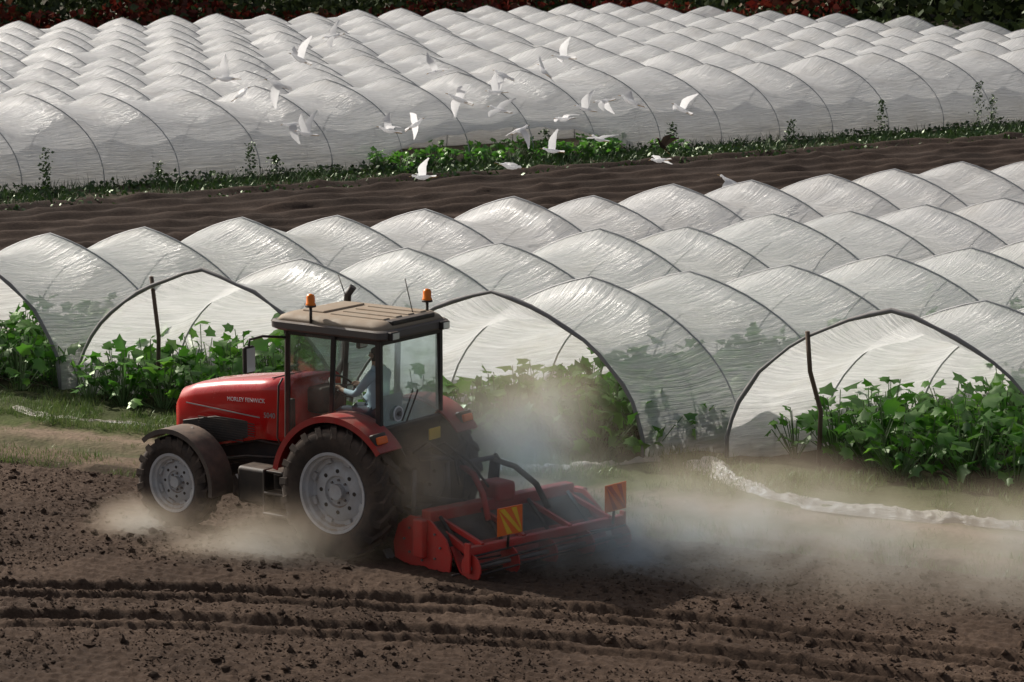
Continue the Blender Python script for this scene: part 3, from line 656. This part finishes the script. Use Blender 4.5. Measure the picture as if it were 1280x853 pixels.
# ------------------------------------------------------------------ rotary tiller
c,s=math.cos(YAW),math.sin(YAW)
IP=empty('rotary_tiller',(-1.70-c*1.70+.18,34.84-s*1.70+.48,.0),YAW+rad(-13))
WDT=1.32
prism('rotor_hood',[(.38,.30),(.40,.50),(.25,.62),(-.1,.64),(-.35,.54),(-.46,.38),(-.44,.36),(-.33,.51),(-.1,.61),(.24,.59),(.37,.49),(.355,.30)],-WDT,WDT,ENG,IP,.005)
box('main_beam',(.05,0,.70),(.18,2.5,.16),REDD,IP,bevel=.02)
box('front_beam',(.42,0,.56),(.10,2.6,.10),REDD,IP,bevel=.015)
for sd in(1,-1):
    prism('side_plate',[(.55,.10),(.58,.30),(.48,.55),(.25,.70),(-.15,.70),(-.45,.5),(-.55,.30),(-.52,.08),(.3,.05)],sd*WDT,sd*(WDT+.03),REDD,IP,.008)
    box('side_drive_case',(.0,sd*(WDT+.07),.45),(.2,.1,.5),REDD,IP,bevel=.03)
    tube('side_plate_bolts',[[(.35*math.cos(a),sd*(WDT+.02),.38+.22*math.sin(a)),(.35*math.cos(a),sd*(WDT+.05),.38+.22*math.sin(a))] for a in np.linspace(0,2*math.pi,9)[:-1]],.016,STEEL,IP,6)
    box('roller_arm',(-.56,sd*1.2,.42),(.6,.05,.10),REDD,IP,(0,-.35,0),bevel=.01)
    prism('skid',[(.6,.02),(-.6,.02),(-.66,.10),(-.62,.10),(-.58,.05),(.58,.05),(.7,.18),(.73,.17)],sd*(WDT-.03),sd*(WDT+.09),STEEL,IP,.004)
tube('rotor_shaft',[(0,-WDT,.32),(0,WDT,.32)],.06,ENG,IP,12)
v=[];f=[]
for i in range(13):
    y=-1.22+i*.203
    for k in range(4):
        a=k*math.pi/2+i*.6
        vv,ff=boxg((.15*math.cos(a),y,.32+.15*math.sin(a)),(.22,.012,.06),(0,-a,0)); b=len(v); v+=vv; f+=[tuple(x+b for x in q) for q in ff]
        vv,ff=boxg((.25*math.cos(a+.15),y+.04*(1 if k%2 else -1),.32+.25*math.sin(a+.15)),(.04,.09,.06),(0,-a-.3,0)); b=len(v); v+=vv; f+=[tuple(x+b for x in q) for q in ff]
mk('rotor_blades',v,f,STEEL,IP)
box('gearbox',(.1,0,.85),(.38,.34,.26),REDD,IP,bevel=.05)
for sd in(1,-1):
    prism('headstock_plate',[(.56,.45),(.66,.55),(.56,1.18),(.46,1.24),(.38,1.18),(.42,.75),(.36,.55)],sd*.30-.015,sd*.30+.015,ENG,IP,.006)
    tube('headstock_brace',[(.48,sd*.28,1.15),(.15,sd*.36,1.10),(-.15,sd*.46,.90),(-.32,sd*.52,.60)],.04,REDD if sd>0 else ENG,IP)
    tube('lift_pin',[(.58,sd*.28,.52),(.58,sd*.45,.52)],.03,STEEL,IP)
tube('top_pin',[(.48,-.34,1.18),(.48,.34,1.18)],.035,STEEL,IP)
prism('rear_board',[(-.46,.40),(-.44,.40),(-.62,.12),(-.68,.08),(-.70,.09),(-.64,.15)],-1.28,1.28,REDD,IP,.003)
box('rear_bar',(-.84,0,.42),(.10,2.7,.11),REDD,IP,bevel=.015)
for y in(-1.1,-.4,.4,1.1):
    box('board_arm',(-.48,y,.56),(.80,.05,.07),REDD,IP,(0,-.24,0),bevel=.008)
    tube('adjuster_spring',[(-.15,y+.08,.72),(-.60,y+.08,.32)],.025,ENG,IP)
rl=[]
for k in range(8):
    a=k*math.pi/4; rl.append([(-.88+.17*math.cos(a+y*.25),y,.21+.17*math.sin(a+y*.25)) for y in np.linspace(-1.3,1.3,9)])
tube('crumbler_roller_bars',rl,.014,ENG,IP,6)
for y in(-1.3,-.65,0,.65,1.3):
    v,f=tubeg([[(-.88,y-.01,.21),(-.88,y+.01,.21)]],.18,20); mk('roller_disc',v,f,REDD,IP)
tube('roller_axle',[(-.88,-1.33,.21),(-.88,1.33,.21)],.03,STEEL,IP)
for sd in(1,-1): box('roller_hanger',(-.86,sd*1.34,.34),(.10,.03,.38),REDD,IP,bevel=.008)
def wboard(y,z,base,stripe,rot=0):
    e=empty('warning_board',(-.95,y,z)); e.parent=IP; e.rotation_euler=(0,0,rot)
    box('board',(0,0,0),(.015,.42,.36),base,e,bevel=.004)
    for k in(-1,0,1):
        w=.045; dx=k*.20
        poly=[(-.19+dx-w,-.165),(-.19+dx+w,-.165),(.1425+dx+w,.165),(.1425+dx-w,.165)]
        poly=[(max(-.2,min(.2,a)),b) for a,b in poly]
        mk('stripe',[(-.0105,a,b) for a,b in poly],[(0,1,2,3)],stripe,e)
    tube('bracket',[(.02,0,-.1),(.04,0,-.36)],.018,BLK,e)
wboard(.72,.74,ORW,YEL); wboard(-1.12,.76,ORW,REDD,.1)

# ------------------------------------------------------------------ birds
def feather(name,c):
    m,nt,out=newmat(name); L=nt.links.new
    d=N(nt,'ShaderNodeBsdfDiffuse'); t=N(nt,'ShaderNodeBsdfTranslucent'); x=N(nt,'ShaderNodeMixShader'); x.inputs[0].default_value=.5
    tc=N(nt,'ShaderNodeTexCoord'); n=N(nt,'ShaderNodeTexNoise'); n.inputs['Scale'].default_value=25; L(tc.outputs['Object'],n.inputs['Vector'])
    mx=N(nt,'ShaderNodeMix',data_type='RGBA'); mx.inputs[6].default_value=(*c,1); mx.inputs[7].default_value=(c[0]*.88,c[1]*.88,c[2]*.9,1); L(n.outputs[0],mx.inputs[0])
    for q in(d,t): L(mx.outputs[2],q.inputs[0])
    L(d.outputs[0],x.inputs[1]); L(t.outputs[0],x.inputs[2]); L(x.outputs[0],out.inputs[0]); return m
WB=feather('white_feathers',(.95,.95,.95)); WG=feather('grey_feathers',(.5,.5,.52)); BK=paint('beak_legs',(.35,.2,.05),.6,0,0)
DKF=feather('dark_feathers',(.06,.045,.035))
def bird(loc,yaw,roll,pitch,up1,up2,sc=1.,dark=False):
    V=[];F=[];M=[]
    def add(v,f,m): 
        b=len(V); V.extend(v); F.extend([tuple(x+b for x in q) for q in f]); M.extend([m]*len(f))
    v,f=tubeg([[(-.20,0,.0),(-.13,0,.0),(-.02,0,-.01),(.08,0,0),(.15,0,.025),(.18,0,.045),(.215,0,.05),(.245,0,.045)]],[.012,.035,.055,.048,.03,.024,.03,.014],9); add(v,f,0)
    v,f=tubeg([[(.24,0,.045),(.31,0,.035)]],[.012,.002],5); add(v,f,2)
    v,f=tubeg([[(-.12,.015,-.03),(-.33,.02,-.02)],[(-.12,-.015,-.03),(-.33,-.02,-.02)]],.005,4); add(v,f,2)
    add([(-.16,.03,.01),(-.16,-.03,.01),(-.30,-.055,.005),(-.31,0,.01),(-.30,.055,.005)],[(0,1,2,3,4)],0)
    for sd in (1,-1):
        rows=[]; y=.03; z=.02
        st=[(0,.09,-.07),(.08,.10,-.08),(.16,.11,-.08),(.23,.105,-.075),(.32,.07,-.085),(.42,.0,-.09),(.52,-.08,-.115)]
        prev=0
        for k,(d,le,te) in enumerate(st):
            a=up1 if d<=.2 else up2
            dd=d-prev; prev=d; y+=dd*math.cos(a); z+=dd*math.sin(a)
            rows.append(((le,sd*y,z),((le+te)/2,sd*y,z+.012),(te,sd*y,z-.01+.006*(k%2))))
        vv=[p for r in rows for p in r]; ff=[]
        for k in range(len(rows)-1):
            for j in range(2): ff.append((k*3+j,k*3+j+1,(k+1)*3+j+1,(k+1)*3+j))
        add(vv,ff,0)
    mats=[DKF if dark else WB,WG,BK]
    o=mk('egret' if not dark else 'dark_bird',V,F,mats,None,smooth=True)
    o.data.polygons.foreach_set('material_index',M); o.location=loc; o.rotation_euler=(roll,pitch,yaw); o.scale=(sc,)*3
BL=[(-6.4,4.27),(-5.9,4.06),(-5.2,4.2),(-4.7,4.75),(-3.9,5.3),(-1.7,4.4),(-1.2,3.8),(-.2,4.4),(-.35,4.05),(-.28,3.64),(-2.7,3.27),(-2.15,3.3),(-5.0,3.16),(-4.6,3.07),(.7,4.5),(1.15,4.75),(1.15,3.45),(2.05,3.8),(1.65,3.57),(2.7,3.7),(3.8,3.6),(-.05,2.45),(.2,3.03),(.9,2.7),(2.0,2.83),(-2,2.1),(3.35,2.4),(5,1.85)]
R2=random.Random(5)
for i,(x,z) in enumerate(BL):
    m=i%5
    up=[(.9,.3),(.35,-.2),(-.5,-.8),(1.2,1.0),(.2,.05)][m]
    bird((x,60.7+R2.uniform(-1.5,1.5),z),R2.choice([rad(180),rad(200),rad(150),rad(20),rad(160)])+R2.uniform(-.4,.4),R2.uniform(-.9,.9),R2.uniform(-.5,.3),up[0],up[1],R2.uniform(.85,1.1))
bird((3.35,60.5,2.83),rad(150),.3,-.7,1.0,.9,.8,True)

# ------------------------------------------------------------------ dust
def dust():
    m,nt,out=newmat('dust_volume'); L=nt.links.new
    g=N(nt,'ShaderNodeNewGeometry'); 
    n=N(nt,'ShaderNodeTexNoise'); n.inputs['Scale'].default_value=1.0; n.inputs['Detail'].default_value=3; n.inputs['Roughness'].default_value=.62; n.inputs['Distortion'].default_value=.8
    L(g.outputs['Position'],n.inputs['Vector'])
    mr=N(nt,'ShaderNodeMapRange'); mr.inputs[1].default_value=.38; mr.inputs[2].default_value=.66; mr.inputs[3].default_value=.22; mr.inputs[4].default_value=1.5; L(n.outputs[0],mr.inputs[0])
    tot=None
    for c,r,w in(((.1,34.1,.6),(1.6,1.5,1.2),1.0),((.2,34.9,1.5),(1.6,1.3,1.5),1.25),((-.8,33.8,1.0),(1.2,.9,1.5),1.1),((1.2,33.5,.2),(2.3,1.2,.9),.9),((2.9,34.2,.2),(3.0,2.4,1.5),1.0),((6.5,33.0,.2),(5.0,3.2,1.1),.65),((-3.0,34.1,.1),(2.3,.9,.9),1.2),((-4.9,35.4,.1),(1.0,.7,.6),1.6)):
        s=N(nt,'ShaderNodeVectorMath',operation='SUBTRACT'); s.inputs[1].default_value=c; L(g.outputs['Position'],s.inputs[0])
        d=N(nt,'ShaderNodeVectorMath',operation='DIVIDE'); d.inputs[1].default_value=r; L(s.outputs[0],d.inputs[0])
        ln=N(nt,'ShaderNodeVectorMath',operation='LENGTH'); L(d.outputs[0],ln.inputs[0])
        q=N(nt,'ShaderNodeMapRange',interpolation_type='SMOOTHSTEP'); q.inputs[1].default_value=0; q.inputs[2].default_value=1; q.inputs[3].default_value=w; q.inputs[4].default_value=0; L(ln.outputs['Value'],q.inputs[0])
        if tot is None: tot=q.outputs[0]
        else:
            a=N(nt,'ShaderNodeMath',operation='ADD'); L(tot,a.inputs[0]); L(q.outputs[0],a.inputs[1]); tot=a.outputs[0]
    mu=N(nt,'ShaderNodeMath',operation='MULTIPLY'); L(tot,mu.inputs[0]); L(mr.outputs[0],mu.inputs[1])
    vs=N(nt,'ShaderNodeVolumeScatter'); vs.inputs['Color'].default_value=(1.0,.80,.60,1); vs.inputs['Anisotropy'].default_value=.35; L(mu.outputs[0],vs.inputs['Density'])
    L(vs.outputs[0],out.inputs['Volume'])
    secs=[]
    for x,y0,y1,z in((-5.8,34.7,36.2,.7),(-4.0,33.4,36.2,1.0),(-2.0,32.8,36.4,2.3),(-.2,32.2,37,3.1),(1.6,31.8,37,2.9),(3.5,31,36.8,1.9),(6,29.8,36.3,1.45),(11.2,30,36,.9)):
        secs.append([(x,y0,-.02),(x,y1,-.02),(x,y1-.3,z),(x,y0+.3,z)])
    loft('dust_cloud',secs,m,None,smooth=False)
dust()

# ------------------------------------------------------------------ light, world, camera
S=Vector((-.66,.56,.60)).normalized()
el=math.asin(S.z); rot=math.atan2(S.x,S.y)
w=bpy.data.worlds.new('World'); scene.world=w; w.use_nodes=True; nt=w.node_tree
sky=nt.nodes.new('ShaderNodeTexSky'); sky.sky_type='NISHITA'; sky.sun_disc=False; sky.sun_elevation=el; sky.sun_rotation=rot%(2*math.pi); sky.dust_density=4.0; sky.air_density=1.0
hs=nt.nodes.new('ShaderNodeHueSaturation'); hs.inputs['Saturation'].default_value=.55
bg=nt.nodes['Background']; nt.links.new(sky.outputs[0],hs.inputs['Color']); nt.links.new(hs.outputs[0],bg.inputs[0]); bg.inputs[1].default_value=.085
sl=bpy.data.lights.new('sun','SUN'); sl.energy=5.0; sl.angle=rad(.5); sl.color=(1,.94,.85)
so=bpy.data.objects.new('sun',sl); COL.objects.link(so); so.rotation_euler=(-S).to_track_quat('-Z','Y').to_euler()
cam=bpy.data.cameras.new('camera'); co=bpy.data.objects.new('camera',cam); COL.objects.link(co)
co.location=(0,0,8.6); co.rotation_euler=(rad(90-9.56),0,0); cam.lens=95.6; cam.sensor_width=36; cam.clip_end=2000; cam.clip_start=.5
scene.camera=co
scene.view_settings.view_transform='Standard'; scene.view_settings.look='None'; scene.view_settings.exposure=0
